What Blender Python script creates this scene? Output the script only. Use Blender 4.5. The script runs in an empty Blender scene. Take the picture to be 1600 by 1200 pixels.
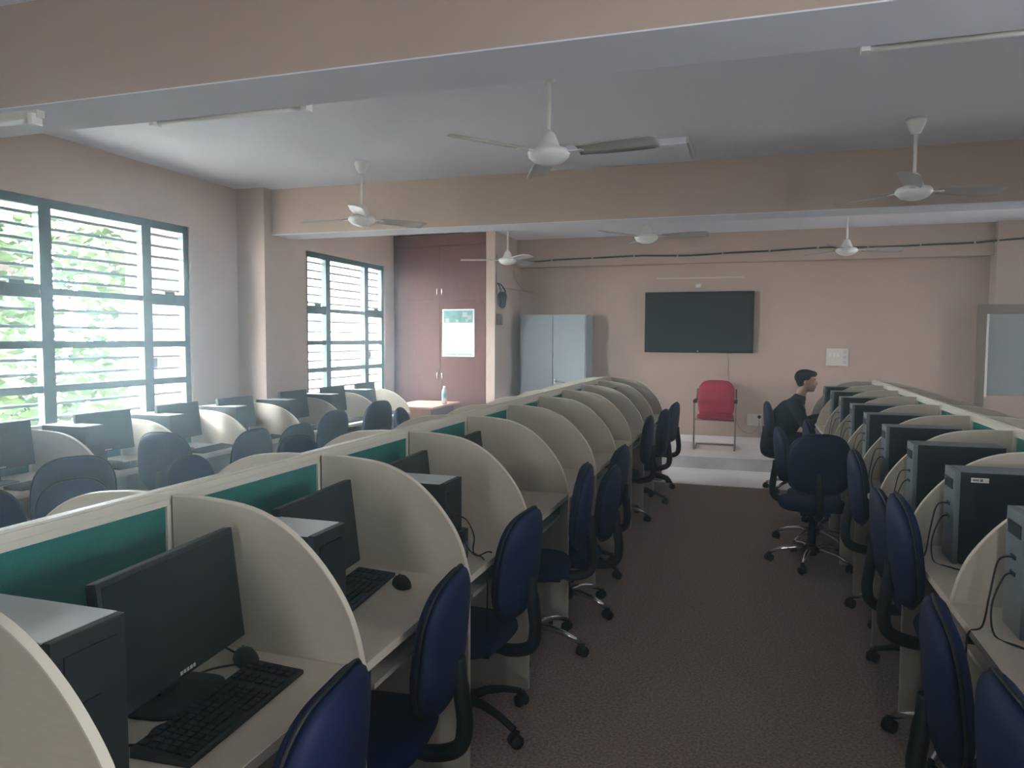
import bpy, bmesh, math, random
from mathutils import Vector, Matrix
random.seed(7)
PI = math.pi
SC = bpy.context.scene
COL = SC.collection

# ------------------------------------------------------------------ camera
H = 1.646
cam_d = bpy.data.cameras.new('camera')
cam = bpy.data.objects.new('camera', cam_d); COL.objects.link(cam)
cam_d.sensor_fit = 'HORIZONTAL'; cam_d.sensor_width = 36.0
cam_d.lens = 1159.8 / 1600 * 36.0
cam_d.clip_start = 0.05; cam_d.clip_end = 300
yaw, pitch, roll = 0.3119, 0.0610, 0.0043
cam.matrix_world = (Matrix.Translation((0, 0, H)) @ Matrix.Rotation(yaw, 4, 'Z')
                    @ Matrix.Rotation(PI/2 - pitch, 4, 'X') @ Matrix.Rotation(roll, 4, 'Z'))
SC.camera = cam

# ------------------------------------------------------------------ view + world
SC.view_settings.view_transform = 'Standard'
SC.view_settings.look = 'None'
SC.view_settings.gamma = 1.0
SC.view_settings.use_curve_mapping = False
SC.view_settings.exposure = 1.08
SC.cycles.max_bounces = 16
SC.cycles.diffuse_bounces = 9
W = bpy.data.worlds.new('overcast_sky'); SC.world = W; W.use_nodes = True
wn = W.node_tree.nodes; wl = W.node_tree.links
bg = wn['Background']
bg.inputs[0].default_value = (0.90, 0.94, 1.0, 1)
bg.inputs[1].default_value = 88.0

# ------------------------------------------------------------------ materials
def mat(name, col, rough=0.6, metal=0.0, noise=0.0, nscale=20.0, bump=0.0, bscale=80.0, spec=0.5, col2=None, stretch=None, sheen=0.0):
    m = bpy.data.materials.new(name); m.use_nodes = True
    nt = m.node_tree; b = nt.nodes['Principled BSDF']
    b.inputs['Base Color'].default_value = (*col, 1)
    b.inputs['Roughness'].default_value = rough
    b.inputs['Metallic'].default_value = metal
    b.inputs['Specular IOR Level'].default_value = spec
    if sheen: b.inputs['Sheen Weight'].default_value = sheen
    tc = nt.nodes.new('ShaderNodeTexCoord'); vec = tc.outputs['Object']
    if stretch:
        mp = nt.nodes.new('ShaderNodeMapping'); mp.inputs['Scale'].default_value = stretch
        nt.links.new(vec, mp.inputs['Vector']); vec = mp.outputs['Vector']
    if noise > 0 or col2:
        n = nt.nodes.new('ShaderNodeTexNoise'); n.inputs['Scale'].default_value = nscale; n.inputs['Detail'].default_value = 4
        nt.links.new(vec, n.inputs['Vector'])
        r = nt.nodes.new('ShaderNodeValToRGB')
        c2 = col2 or tuple(c*(1-noise) for c in col)
        r.color_ramp.elements[0].position = 0.35; r.color_ramp.elements[0].color = (*c2, 1)
        r.color_ramp.elements[1].position = 0.65; r.color_ramp.elements[1].color = (*col, 1)
        nt.links.new(n.outputs['Fac'], r.inputs['Fac']); nt.links.new(r.outputs['Color'], b.inputs['Base Color'])
    if bump > 0:
        n2 = nt.nodes.new('ShaderNodeTexNoise'); n2.inputs['Scale'].default_value = bscale; n2.inputs['Detail'].default_value = 3
        nt.links.new(vec, n2.inputs['Vector'])
        bp = nt.nodes.new('ShaderNodeBump'); bp.inputs['Strength'].default_value = bump; bp.inputs['Distance'].default_value = 0.01
        nt.links.new(n2.outputs['Fac'], bp.inputs['Height']); nt.links.new(bp.outputs['Normal'], b.inputs['Normal'])
    return m

M = {}
M['peach'] = mat('peach_wall_paint', (0.51, 0.39, 0.325), 0.75, noise=0.06, nscale=1.2, bump=0.05, bscale=30, spec=0.25)
M['ceiling'] = mat('grey_white_ceiling_paint', (0.80, 0.82, 0.92), 0.8, noise=0.04, nscale=0.8, spec=0.2)
M['carpet'] = mat('brown_grey_carpet', (0.47, 0.37, 0.31), 0.95, col2=(0.22, 0.17, 0.145), nscale=85, bump=0.6, bscale=220, spec=0.1)
M['tile'] = mat('pale_floor_tile', (0.82, 0.79, 0.79), 0.45, noise=0.12, nscale=2.0)
M['marble'] = mat('grey_marble_riser', (0.60, 0.60, 0.62), 0.4, noise=0.35, nscale=3.0)
M['laminate'] = mat('ivory_laminate', (0.54, 0.465, 0.37), 0.45, noise=0.05, nscale=30, stretch=(1, 1, 6))
M['edge'] = mat('ivory_edge_band', (0.68, 0.60, 0.49), 0.4)
M['rail'] = mat('cream_aluminium_rail', (0.54, 0.49, 0.41), 0.38, metal=0.0)
M['fabric_green'] = mat('teal_green_fabric', (0.012, 0.135, 0.115), 0.9, noise=0.2, nscale=200, bump=0.2, bscale=400, spec=0.15)
M['blue'] = mat('navy_blue_fabric', (0.005, 0.013, 0.075), 0.75, noise=0.25, nscale=150, bump=0.15, bscale=300, spec=0.2, sheen=0.0)
M['navy'] = mat('dark_navy_back_cover', (0.003, 0.008, 0.050), 0.6, noise=0.2, nscale=100, spec=0.25, sheen=0.0)
M['black'] = mat('black_plastic', (0.006, 0.007, 0.008), 0.5, spec=0.3)
M['blackmatte'] = mat('matte_black_metal', (0.005, 0.008, 0.009), 0.55, spec=0.25)
M['screen'] = mat('dark_screen', (0.005, 0.007, 0.008), 0.35, spec=0.2)
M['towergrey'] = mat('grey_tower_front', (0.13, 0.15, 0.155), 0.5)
M['towertop'] = mat('silver_grey_lit_lid', (0.52, 0.54, 0.54), 0.35)  # pale lid colour carries the light on top of the black towers
M['chrome'] = mat('chrome', (0.75, 0.73, 0.70), 0.22, metal=1.0)
M['steelgrey'] = mat('grey_enamel_steel', (0.33, 0.39, 0.43), 0.45)
M['red'] = mat('red_fabric', (0.38, 0.028, 0.055), 0.7, noise=0.15, nscale=120, spec=0.3)
M['wood'] = mat('reddish_brown_laminate', (0.130, 0.050, 0.042), 0.5, col2=(0.095, 0.036, 0.031), nscale=6, stretch=(9, 9, 0.5), spec=0.2)
M['pinkwood'] = mat('pale_pink_beech_laminate', (0.62, 0.36, 0.27), 0.4, noise=0.12, nscale=5, stretch=(1, 8, 8))
M['browndark'] = mat('brown_frame_board', (0.20, 0.155, 0.12), 0.6, noise=0.1, nscale=8)
M['greypane'] = mat('frosted_grey_pane', (0.30, 0.33, 0.34), 0.35)
M['white'] = mat('white_enamel', (0.80, 0.80, 0.78), 0.35)
M['offwhite'] = mat('offwhite_plastic', (0.66, 0.62, 0.56), 0.5)
M['blade'] = mat('grey_fan_blade', (0.42, 0.40, 0.39), 0.35)
M['winframe'] = mat('dark_green_grey_window_metal', (0.045, 0.085, 0.09), 0.45)
M['grille'] = mat('dark_grille_bar', (0.08, 0.11, 0.12), 0.5)
M['paper'] = mat('white_poster_paper', (0.78, 0.80, 0.80), 0.5)
M['teal'] = mat('teal_print', (0.16, 0.36, 0.36), 0.5, noise=0.3, nscale=12)
M['greyprint'] = mat('grey_print', (0.45, 0.45, 0.47), 0.6)
M['skin'] = mat('skin', (0.30, 0.155, 0.10), 0.55)
M['hair'] = mat('black_hair', (0.004, 0.003, 0.003), 0.8, bump=0.5, bscale=120, spec=0.15)
M['jacket'] = mat('black_jacket_cloth', (0.010, 0.014, 0.018), 0.85, spec=0.2)
M['trouser'] = mat('dark_trouser_cloth', (0.012, 0.014, 0.022), 0.85, spec=0.2)
M['leaf'] = mat('leaf_green', (0.030, 0.046, 0.016), 0.8, col2=(0.010, 0.020, 0.008), nscale=3, spec=0.1)
M['bark'] = mat('bark', (0.05, 0.035, 0.028), 0.9)
M['ground'] = mat('pale_sandy_ground', (0.40, 0.39, 0.34), 0.95, noise=0.3, nscale=0.6)
M['exterior'] = mat('dull_pink_exterior_render', (0.26, 0.20, 0.195), 0.8)
M['extwhite'] = mat('white_exterior_render', (0.85, 0.86, 0.88), 0.8)
M['cablewhite'] = mat('grey_cable', (0.22, 0.20, 0.19), 0.6)
M['browncable'] = mat('dark_brown_cable', (0.035, 0.022, 0.018), 0.6)
M['liquid'] = mat('clear_bottle_plastic', (0.75, 0.85, 0.82), 0.15)
M['liquid'].node_tree.nodes['Principled BSDF'].inputs['Transmission Weight'].default_value = 0.6
def glassmat():
    m = bpy.data.materials.new('window_glass'); m.use_nodes = True; nt = m.node_tree
    for n in list(nt.nodes): nt.nodes.remove(n)
    o = nt.nodes.new('ShaderNodeOutputMaterial'); mx = nt.nodes.new('ShaderNodeMixShader')
    t = nt.nodes.new('ShaderNodeBsdfTransparent'); g = nt.nodes.new('ShaderNodeBsdfGlossy')
    t.inputs[0].default_value = (0.90, 0.95, 0.95, 1); g.inputs['Roughness'].default_value = 0.05
    mx.inputs[0].default_value = 0.06
    nt.links.new(t.outputs[0], mx.inputs[1]); nt.links.new(g.outputs[0], mx.inputs[2]); nt.links.new(mx.outputs[0], o.inputs[0])
    return m
M['glass'] = glassmat()

# ------------------------------------------------------------------ mesh helpers
def box(bm, x0, x1, y0, y1, z0, z1, mtx=None, bevel=0.0):
    v = [bm.verts.new((x, y, z)) for x in (x0, x1) for y in (y0, y1) for z in (z0, z1)]
    if mtx:
        for q in v: q.co = mtx @ q.co
    f = [(0,1,3,2),(4,6,7,5),(0,4,5,1),(2,3,7,6),(0,2,6,4),(1,5,7,3)]
    fs = [bm.faces.new([v[i] for i in q]) for q in f]
    if bevel > 0:
        es = list({e for fa in fs for e in fa.edges})
        bmesh.ops.bevel(bm, geom=es, offset=bevel, segments=2, profile=0.7, affect='EDGES')
def frame_dirs(d):
    d = d.normalized(); a = Vector((0,0,1)) if abs(d.z) < 0.9 else Vector((1,0,0))
    u = d.cross(a).normalized(); return u, d.cross(u).normalized()
def tube(bm, pts, r, seg=10, cap=True, ry=None, up=None):
    """tube through pts; r one radius or a list"""
    pts = [Vector(p) for p in pts]; n = len(pts)
    rs = r if isinstance(r, (list, tuple)) else [r]*n
    rings = []; pu = None
    for i, p in enumerate(pts):
        d = (pts[min(i+1, n-1)] - pts[max(i-1, 0)])
        d.normalize()
        if pu is None: u, w = frame_dirs(d)
        else:
            u = (pu - d*pu.dot(d)).normalized(); w = d.cross(u).normalized()
        pu = u
        rings.append([bm.verts.new(p + u*math.cos(2*PI*k/seg)*rs[i] + w*math.sin(2*PI*k/seg)*rs[i]) for k in range(seg)])
    for a, b in zip(rings[:-1], rings[1:]):
        for k in range(seg):
            f = bm.faces.new((a[k], a[(k+1)%seg], b[(k+1)%seg], b[k])); f.smooth = True
    if cap:
        bm.faces.new(rings[0][::-1]); bm.faces.new(rings[-1])
def spline(pts, sub=6):
    P = [Vector(p) for p in pts]; out = []
    for i in range(len(P)-1):
        p0 = P[max(i-1,0)]; p1 = P[i]; p2 = P[i+1]; p3 = P[min(i+2, len(P)-1)]
        for k in range(sub):
            t = k/sub
            out.append(0.5*((2*p1) + (p2-p0)*t + (2*p0-5*p1+4*p2-p3)*t*t + (3*p1-p0-3*p2+p3)*t**3))
    out.append(P[-1]); return out
def lathe(bm, prof, seg=20, mtx=None, cap=True):
    rings = []
    for r, z in prof:
        ring = [bm.verts.new((r*math.cos(2*PI*k/seg), r*math.sin(2*PI*k/seg), z)) for k in range(seg)]
        if mtx:
            for v in ring: v.co = mtx @ v.co
        rings.append(ring)
    for a, b in zip(rings[:-1], rings[1:]):
        for k in range(seg):
            f = bm.faces.new((a[k], a[(k+1)%seg], b[(k+1)%seg], b[k])); f.smooth = True
    if cap:
        bm.faces.new(rings[0][::-1]); bm.faces.new(rings[-1])
def pillow(bm, a, b, front, back, n=3.0, seg=40, rings=8, origin=(0,0,0), axes=None, curve=0.0, pf=2.6, taper=0.0):
    """superellipse cushion: half sizes a, b; bulges front/back along the third axis"""
    o = Vector(origin); U, V, N = axes or (Vector((0,1,0)), Vector((0,0,1)), Vector((1,0,0)))
    def pos(r, th, h):
        c, s = math.cos(th), math.sin(th)
        x = a*r*math.copysign(abs(c)**(2/n), c); y = b*r*math.copysign(abs(s)**(2/n), s)
        x *= 1 - taper*(y/b)
        z = h*(1 - r**pf)**(1/pf) if r < 1 else 0
        return o + U*x + V*y + N*(z + curve*(x/a)**2)
    for sgn, h in ((1, front), (-1, back)):
        c = bm.verts.new(pos(0.0001, 0, sgn*h)); prev = None
        for i in range(1, rings+1):
            r = math.sin(i/rings*PI/2) if i < rings else 1.0
            ring = [bm.verts.new(pos(r, 2*PI*k/seg, sgn*h)) for k in range(seg)]
            for k in range(seg):
                k2 = (k+1) % seg
                if prev is None: f = bm.faces.new((c, ring[k], ring[k2]) if sgn > 0 else (c, ring[k2], ring[k]))
                else: f = bm.faces.new((prev[k], ring[k], ring[k2], prev[k2]) if sgn > 0 else (prev[k2], ring[k2], ring[k], prev[k]))
                f.smooth = True
            prev = ring
    bmesh.ops.remove_doubles(bm, verts=bm.verts, dist=1e-5)
def extrude_profile(bm, pts, axis_from, axis_to, plane='XZ'):
    """closed outline pts (2D) swept between two coordinates of the third axis"""
    def co(p, t):
        return (p[0], t, p[1]) if plane == 'XZ' else ((t, p[0], p[1]) if plane == 'YZ' else (p[0], p[1], t))
    A = [bm.verts.new(co(p, axis_from)) for p in pts]; B = [bm.verts.new(co(p, axis_to)) for p in pts]
    bm.faces.new(A); bm.faces.new(B[::-1])
    for i in range(len(pts)):
        j = (i+1) % len(pts); bm.faces.new((A[j], A[i], B[i], B[j]))
def B(): return bmesh.new()
def obj(name, bm, m, parent=None, loc=None):
    bmesh.ops.recalc_face_normals(bm, faces=bm.faces)
    me = bpy.data.meshes.new(name); bm.to_mesh(me); bm.free(); me.materials.append(m)
    o = bpy.data.objects.new(name, me); COL.objects.link(o)
    if parent: o.parent = parent
    if loc: o.location = loc
    return o
def boxo(name, x0, x1, y0, y1, z0, z1, m, parent=None, bevel=0.0):
    bm = B(); box(bm, x0, x1, y0, y1, z0, z1, bevel=bevel); return obj(name, bm, m, parent)
def tag(o, label=None, cat=None, group=None, kind=None):
    if label: o['label'] = label
    if cat: o['category'] = cat
    if group: o['group'] = group
    if kind: o['kind'] = kind
    return o
def thing(name, label, cat, loc=(0,0,0), rz=0.0, group=None):
    o = bpy.data.objects.new(name, None); COL.objects.link(o); o.empty_display_size = 0.05
    o.location = loc; o.rotation_euler = (0, 0, rz)
    return tag(o, label, cat, group)
def kids(o): return [c for c in ALLKIDS.get(o.name, [])]
def copy_tree(o, parent=None):
    c = o.copy(); COL.objects.link(c)
    if parent: c.parent = parent
    for ch in list(o.children): copy_tree(ch, c)
    return c
def place(proto, first, loc, rz, label, group=None):
    o = proto if first else copy_tree(proto)
    o.location = loc; o.rotation_euler = (0, 0, rz); o['label'] = label
    if group: o['group'] = group
    return o
def structure(name, *a, **k):
    return tag(boxo(name, *a, **k), kind='structure')

# ------------------------------------------------------------------ dimensions
XW, XR = -5.03, 5.2          # left and right walls
YB, YF = -4.2, 11.10         # wall behind the camera, far wall
ZC, ZB = 3.15, 2.69          # ceiling, underside of beams
WT = 0.24
BAY = 0.7754

# ------------------------------------------------------------------ room shell
structure('floor', XW-WT, XR+WT, YB-WT, 8.60, -0.12, 0.0, M['carpet'])
tag(boxo('floor_tiles', XW-WT, XR+WT, 8.60, YF+WT, -0.12, 0.0, M['tile']), kind='structure')
bm = B(); box(bm, XW, XR, 9.71, YF, 0.0, 0.153)
pl = tag(obj('floor_platform', bm, M['tile']), kind='structure')
boxo('riser', XW, XR, 9.695, 9.712, 0.0, 0.150, M['marble'], pl)
structure('ceiling', XW-WT, XR+WT, YB-WT, YF+WT, ZC, ZC+0.15, M['ceiling'])
structure('wall_back', XW-WT, XR+WT, YF, YF+WT, -0.1, ZC, M['peach'])
def pierced(name, lo, hi, wins, z0, z1, put):
    bm = B(); p = lo
    for a, b_ in wins:
        put(bm, p, a, -0.1, ZC); put(bm, a, b_, -0.1, z0); put(bm, a, b_, z1, ZC); p = b_
    put(bm, p, hi, -0.1, ZC)
    tag(obj(name, bm, M['peach']), kind='structure')
ADDED_RWIN = [(0.5, 1.2), (8.2, 8.7)]  # unseen right-wall openings added to brighten the room
ADDED_BWIN = [(-0.2, 0.2)]  # unseen rear opening added for more light
RZ0, RZ1 = 0.95, 2.62
pierced('wall_behind_camera', XW-WT, XR+WT, ADDED_BWIN, RZ0, RZ1, lambda bm, a, b_, z0, z1: box(bm, a, b_, YB-WT, YB, z0, z1))
pierced('wall_right', YB, YF+WT, ADDED_RWIN, RZ0, RZ1, lambda bm, a, b_, z0, z1: box(bm, XR, XR+WT, a, b_, z0, z1))
# left wall with window openings
WIN = [(0.2, 0.9), (3.75, 5.75), (7.655, 9.635)]  # first opening is unseen and added for light
WZ0, WZ1 = 0.86, 2.675
bm = B(); y = YB
for a, b_ in WIN:
    box(bm, XW-WT, XW, y, a, -0.1, ZC); box(bm, XW-WT, XW, a, b_, -0.1, WZ0); box(bm, XW-WT, XW, a, b_, WZ1, ZC); y = b_
box(bm, XW-WT, XW, y, YF, -0.1, ZC)
tag(obj('wall_left', bm, M['peach']), kind='structure')
# beams: peach sides, grey-white underside
def beam(i, y0, y1, z0=ZB, x0=XW, x1=XR):
    o = tag(boxo('trim_beam_%d' % i, x0, x1, y0, y1, z0+0.006, ZC, M['peach']), kind='structure')
    boxo('soffit', x0, x1, y0+0.001, y1-0.001, z0, z0+0.006, M['ceiling'], o)
beam(1, 2.60, 2.96); beam(2, 6.54, 6.89); beam(4, -1.28, -0.92)
tag(boxo('trim_beam_3', -3.45, XR, 10.94, YF, 2.735, ZC, M['peach']), kind='structure')
for i, (a, b_) in enumerate(((2.60, 2.96), (6.54, 6.89), (-1.28, -0.92))):
    structure('trim_column_left_%d' % (i+1), XW, -4.70, a-0.12, b_+0.02, 0, ZC, M['peach'])
structure('trim_column_back', 2.91, 3.24, 10.84, YF, 0.15, ZC, M['peach'])
# stub wall that closes the wardrobe niche
structure('wall_stub', -3.58, -3.45, 9.90, YF, 0.15, ZC, M['peach'])
# skirting on platform
structure('baseboard_back', -3.45, XR, YF-0.012, YF, 0.153, 0.25, M['tile'])

# ------------------------------------------------------------------ windows
def window(idx, y0, y1):
    X0, X1 = XW-0.075, XW-0.02
    fw = 0.065
    m1, m2 = y0+0.255*(y1-y0), y0+0.745*(y1-y0)
    hw = 0.052
    bm = B()
    box(bm, X0, X1, y0, y0+fw, WZ0, WZ1); box(bm, X0, X1, y1-fw, y1, WZ0, WZ1)
    box(bm, X0, X1, y0, y1, WZ0, WZ0+fw); box(bm, X0, X1, y0, y1, WZ1-fw, WZ1)
    w = tag(obj('window_%d' % idx, bm, M['winframe']), kind='structure')
    for mm in (m1, m2): boxo('mullion', X0, X1+0.006, mm-hw, mm+hw, WZ0+0.06, WZ1-0.06, M['winframe'], w)
    secs = [(y0+fw, m1-hw, 1), (m1+hw, m2-hw, 0), (m2+hw, y1-fw, 1)]
    for (a, b_, side) in secs:
        for z, t in ((1.985, 0.05 if side else 0.024), (1.585, 0.028), (1.25, 0.028)):
            boxo('transom', X0+0.004, X1, a-0.002, b_+0.002, z-t, z+t, M['winframe'], w)
        if side:
            bm = B(); cy = (a+b_)/2
            box(bm, X1-0.005, X1+0.018, cy-0.06, cy+0.06, 2.03, 2.055); obj('stay', bm, M['winframe'], w)
    bm = B()
    zs = [2.075+0.098*k for k in range(6)] + [1.72, 1.85] + [1.36, 1.47] + [1.02, 1.13]
    for z in zs: tube(bm, [(X0-0.035, y0+0.01, z), (X0-0.035, y1-0.01, z)], 0.014, 6)
    obj('grille', bm, M['grille'], w)
    bm = B(); box(bm, X1-0.002, X1+0.02, m2+hw-0.02, m2+hw+0.03, 1.38, 1.46); obj('latch', bm, M['winframe'], w)
    boxo('glass_pane', X0+0.022, X0+0.026, y0+0.03, y1-0.03, WZ0+0.03, WZ1-0.03, M['glass'], w)
    bm = B(); box(bm, XW-WT, XW+0.0, y0, y1, WZ0-0.02, WZ0)
    obj('window_sill', bm, M['tile'], w)
    ld = bpy.data.lights.new('window_portal', 'AREA'); ld.shape = 'RECTANGLE'; ld.size = y1-y0; ld.size_y = WZ1-WZ0
    ld.cycles.is_portal = True
    l = bpy.data.objects.new('window_portal', ld); COL.objects.link(l)
    l.location = (XW-WT-0.02, (y0+y1)/2, (WZ0+WZ1)/2); l.rotation_euler = (PI/2, 0, -PI/2)
    return w
for i, (a, b_) in enumerate(WIN): window(i+1, a, b_)
def added_window(idx, loc, rz, w):
    bm = B(); h0, h1 = RZ0, RZ1
    for x in (-w/2+0.03, -w/6, w/6, w/2-0.03): box(bm, x-0.03, x+0.03, -0.03, 0.03, h0, h1)
    for z in (h0+0.03, 1.98, h1-0.03): box(bm, -w/2, w/2, -0.028, 0.028, z-0.03, z+0.03)
    o = tag(obj('window_%d' % idx, bm, M['winframe']), kind='structure'); o.location = loc; o.rotation_euler = (0, 0, rz)  # frame of an unseen window added to let in light
    boxo('glass_pane', -w/2+0.02, w/2-0.02, -0.003, 0.003, h0+0.02, h1-0.02, M['glass'], o)
    ld = bpy.data.lights.new('window_portal', 'AREA'); ld.shape = 'RECTANGLE'; ld.size = w; ld.size_y = h1-h0; ld.cycles.is_portal = True
    l = bpy.data.objects.new('window_portal', ld); COL.objects.link(l)
    l.matrix_world = Matrix.Translation(loc) @ Matrix.Rotation(rz, 4, 'Z') @ Matrix.Translation((0, 0.15, (h0+h1)/2)) @ Matrix.Rotation(-PI/2, 4, 'X')
for i, (a, b_) in enumerate(ADDED_RWIN): added_window(4+i, (XR+0.12, (a+b_)/2, 0), -PI/2, b_-a)
for i, (a, b_) in enumerate(ADDED_BWIN): added_window(6+i, ((a+b_)/2, YB-0.12, 0), PI, b_-a)
# scattering volume added to stand in for veiling glare of the lens
GLARE_D, GLARE_G = 0.040, 0.76
hz = bpy.data.materials.new('glare_scatter'); hz.use_nodes = True; hn = hz.node_tree
for n in list(hn.nodes): hn.nodes.remove(n)
ho = hn.nodes.new('ShaderNodeOutputMaterial'); hv = hn.nodes.new('ShaderNodeVolumeScatter')
hv.inputs['Color'].default_value = (0.74, 0.92, 1.0, 1); hv.inputs['Density'].default_value = GLARE_D; hv.inputs['Anisotropy'].default_value = GLARE_G
hn.links.new(hv.outputs[0], ho.inputs['Volume'])
tag(boxo('glare_veil', XW+0.005, XR-0.005, YB+0.005, YF-0.005, 0.002, ZC-0.002, hz), 'faint bluish veil added for lens glare, brightest before the left windows', 'glare_veil', kind='stuff')

# ------------------------------------------------------------------ outside
tag(boxo('ground', -60, XW-WT-0.02, -30, 60, -1.2, -1.0, M['ground']), kind='structure')
tag(boxo('trim_overhang', -6.0, XW-WT-0.01, -5, 7.0, 2.72, 2.85, M['exterior']), kind='structure')
tag(boxo('trim_fin_1', -6.0, XW-WT-0.01, 5.95, 6.25, -1, 2.72, M['exterior']), kind='structure')
tag(boxo('trim_fin_2', -6.0, XW-WT-0.01, 9.9, 10.2, -1, 3.2, M['exterior']), kind='structure')
# neighbouring white building with an arched opening edge
t = thing('building', 'pale white building wall with pink corner seen through the far window', 'building', (-11.5, 17.0, -1.0))
boxo('wall', -3.2, 3.6, 0.0, 0.4, 0, 6.5, M['extwhite'], t)
boxo('wall', 3.6, 4.2, -1.0, 0.4, 0, 6.5, M['exterior'], t)
boxo('roof', -3.4, 4.4, -1.2, 0.6, 6.5, 6.7, M['exterior'], t)
def tree(x, y, h, r, nleaf, label, lean=0.2):
    t = thing('tree', label, 'tree', (x, y, -1.0), 0, 'trees outside the left windows')
    bm = B()
    tube(bm, spline([(0,0,0), (lean*.4,.05,h*.3), (lean,0,h*.6), (lean*1.2,.1,h*.9)]), [0.16-0.12*k/18 for k in range(19)], 8)
    for k in range(7):
        a = random.uniform(0, 2*PI); z0 = h*random.uniform(.35,.7)
        tube(bm, spline([(lean*.8,0,z0), (math.cos(a)*r*.4, math.sin(a)*r*.4, z0+.5), (math.cos(a)*r*.8, math.sin(a)*r*.8, z0+h*.15)]), 0.035, 6)
    obj('trunk', bm, M['bark'], t)
    bm = B()
    blobs = [(random.uniform(-r,r), random.uniform(-r,r), h*random.uniform(.15,1.0), random.uniform(.35,.8)) for _ in range(26)]
    for k in range(nleaf):
        bx, by, bz, br = random.choice(blobs)
        v = Vector((random.gauss(0,1), random.gauss(0,1), random.gauss(0,1))).normalized()*br*random.random()**.4
        c = Vector((bx,by,bz)) + v
        n = Vector((random.gauss(0,1), random.gauss(0,1), random.gauss(0,1))).normalized()
        u, w = frame_dirs(n); s = random.uniform(.05,.11)
        q = [bm.verts.new(c + u*s*a + w*s*.55*b_) for a, b_ in ((-1,0),(0,-1),(1,0),(0,1))]
        bm.faces.new(q)
    obj('foliage', bm, M['leaf'], t)
tree(-8.4, 6.4, 6.0, 1.3, 5000, 'leafy tree close outside the middle of the near window')
tree(-8.9, 3.0, 6.5, 1.4, 5000, 'leafy tree outside the left edge of the near window')
tree(-10.2, 10.1, 6.5, 1.5, 5000, 'leafy tree outside the right part of the near window', -.2)
tree(-14.2, 5.4, 8.0, 1.9, 6000, 'large leafy tree farther behind the near window')
tree(-13.5, 13.9, 7.5, 1.2, 5000, 'leafy tree between the near window and the white building')
tree(-18.5, 9.5, 8.0, 2.4, 6000, 'large leafy tree far off to the right of the others')

# ------------------------------------------------------------------ desk rows
W_ = 0.606
ORD = ['first','second','third','fourth','fifth','sixth','seventh','eighth','ninth','tenth','eleventh','twelfth']
def spine(name, x, y0, y1, ztop, ys, label, panel_z0, t=0.019, group=None):
    s = thing(name, label, 'partition', (x, (y0+y1)/2, 0))
    L = (y1-y0)/2; cy = (y0+y1)/2
    bm = B(); box(bm, -t-0.003, t+0.003, -L, L, ztop-0.030, ztop-0.006, bevel=0.004); box(bm, -t+0.003, t-0.003, -L, L, ztop-0.008, ztop, bevel=0.003)
    obj('top_rail', bm, M['rail'], s)
    bm = B(); box(bm, -t, t, -L, L, 0.0, panel_z0)
    obj('lower_panel', bm, M['laminate'], s)
    bm = B(); box(bm, -t-0.001, t+0.001, -L, L, ztop-0.048, ztop-0.030); obj('upper_band', bm, M['rail'], s)
    ys = sorted(ys)
    for yy in ys:
        if y0-0.01 <= yy <= y1+0.01:
            boxo('post', -t-0.003, t+0.003, yy-cy-0.022, yy-cy+0.022, panel_z0, ztop-0.047, M['rail'], s)
    for a, b_ in zip(ys[:-1], ys[1:]):
        boxo('fabric_panel', -t+0.004, t-0.004, a-cy+0.022, b_-cy-0.022, panel_z0, ztop-0.048, M['fabric_green'], s)
    return s
def divider_proto(w, ztop, zd, n=1.87):
    d = thing('desk_divider', 'x', 'divider', group='x')
    pts = [(0, 0.0), (0, ztop)]
    prof = [(0,1),(.10,1.0),(.21,.995),(.43,.955),(.61,.848),(.77,.66),(.90,.42),(.965,.21),(1,0)]
    for q in spline([(u*w, 0, zd+(ztop-zd)*v) for u, v in prof], 4)[1:]: pts.append((q.x, q.z))
    pts.append((w, 0.0))
    e = 0.0015
    bm = B(); extrude_profile(bm, pts, -0.009, 0.009); obj('panel', bm, M['laminate'], d)
    bm = B()   # edge band along the curve and the front
    out = pts[1:]; ins = []
    prev = None
    for i, p in enumerate(out):
        q0 = out[max(i-1,0)]; q1 = out[min(i+1,len(out)-1)]
        tx, tz = q1[0]-q0[0], q1[1]-q0[1]; l = math.hypot(tx, tz) or 1
        nx, nz = -tz/l, tx/l
        if i == 0: nx, nz = 0, 1
        if i == len(out)-1: nx, nz = -1, 0
        if nx*1 + nz*1 < 0: nx, nz = -nx, -nz
        ring = [bm.verts.new((p[0]+nx*s*e*1.3, yy, p[1]+nz*s*e*1.3)) for s, yy in ((-1,-.0105),(1,-.0105),(1,.0105),(-1,.0105))]
        if prev:
            for k in range(4): bm.faces.new((prev[k], prev[(k+1)%4], ring[(k+1)%4], ring[k]))
        else: bm.faces.new(ring)
        prev = ring
    bm.faces.new(prev[::-1])
    obj('edge_band', bm, M['edge'], d)
    return d
def desk_proto(w, zd, bay, tray=True):
    """worktop between two dividers; local x from the spine outwards, y centred"""
    d = thing('desk', 'x', 'desk', group='x')
    L = bay/2-0.0105
    boxo('worktop', 0.0, w+0.012, -L, L, zd-0.025, zd, M['laminate'], d, bevel=0.002)
    boxo('front_edge', w+0.012, w+0.015, -L, L, zd-0.025, zd-0.0005, M['edge'], d)
    boxo('back_rail', 0.02, 0.04, -L, L, zd-0.32, zd-0.026, M['laminate'], d)
    if tray:
        boxo('keyboard_tray', w-0.27, w-0.01, -L+0.09, L-0.09, zd-0.115, zd-0.10, M['laminate'], d)
        for s in (-1, 1): boxo('slide', w-0.30, w-0.02, s*(L-0.075)-0.012, s*(L-0.075)+0.012, zd-0.13, zd-0.026, M['black'], d)
    return d

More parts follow.
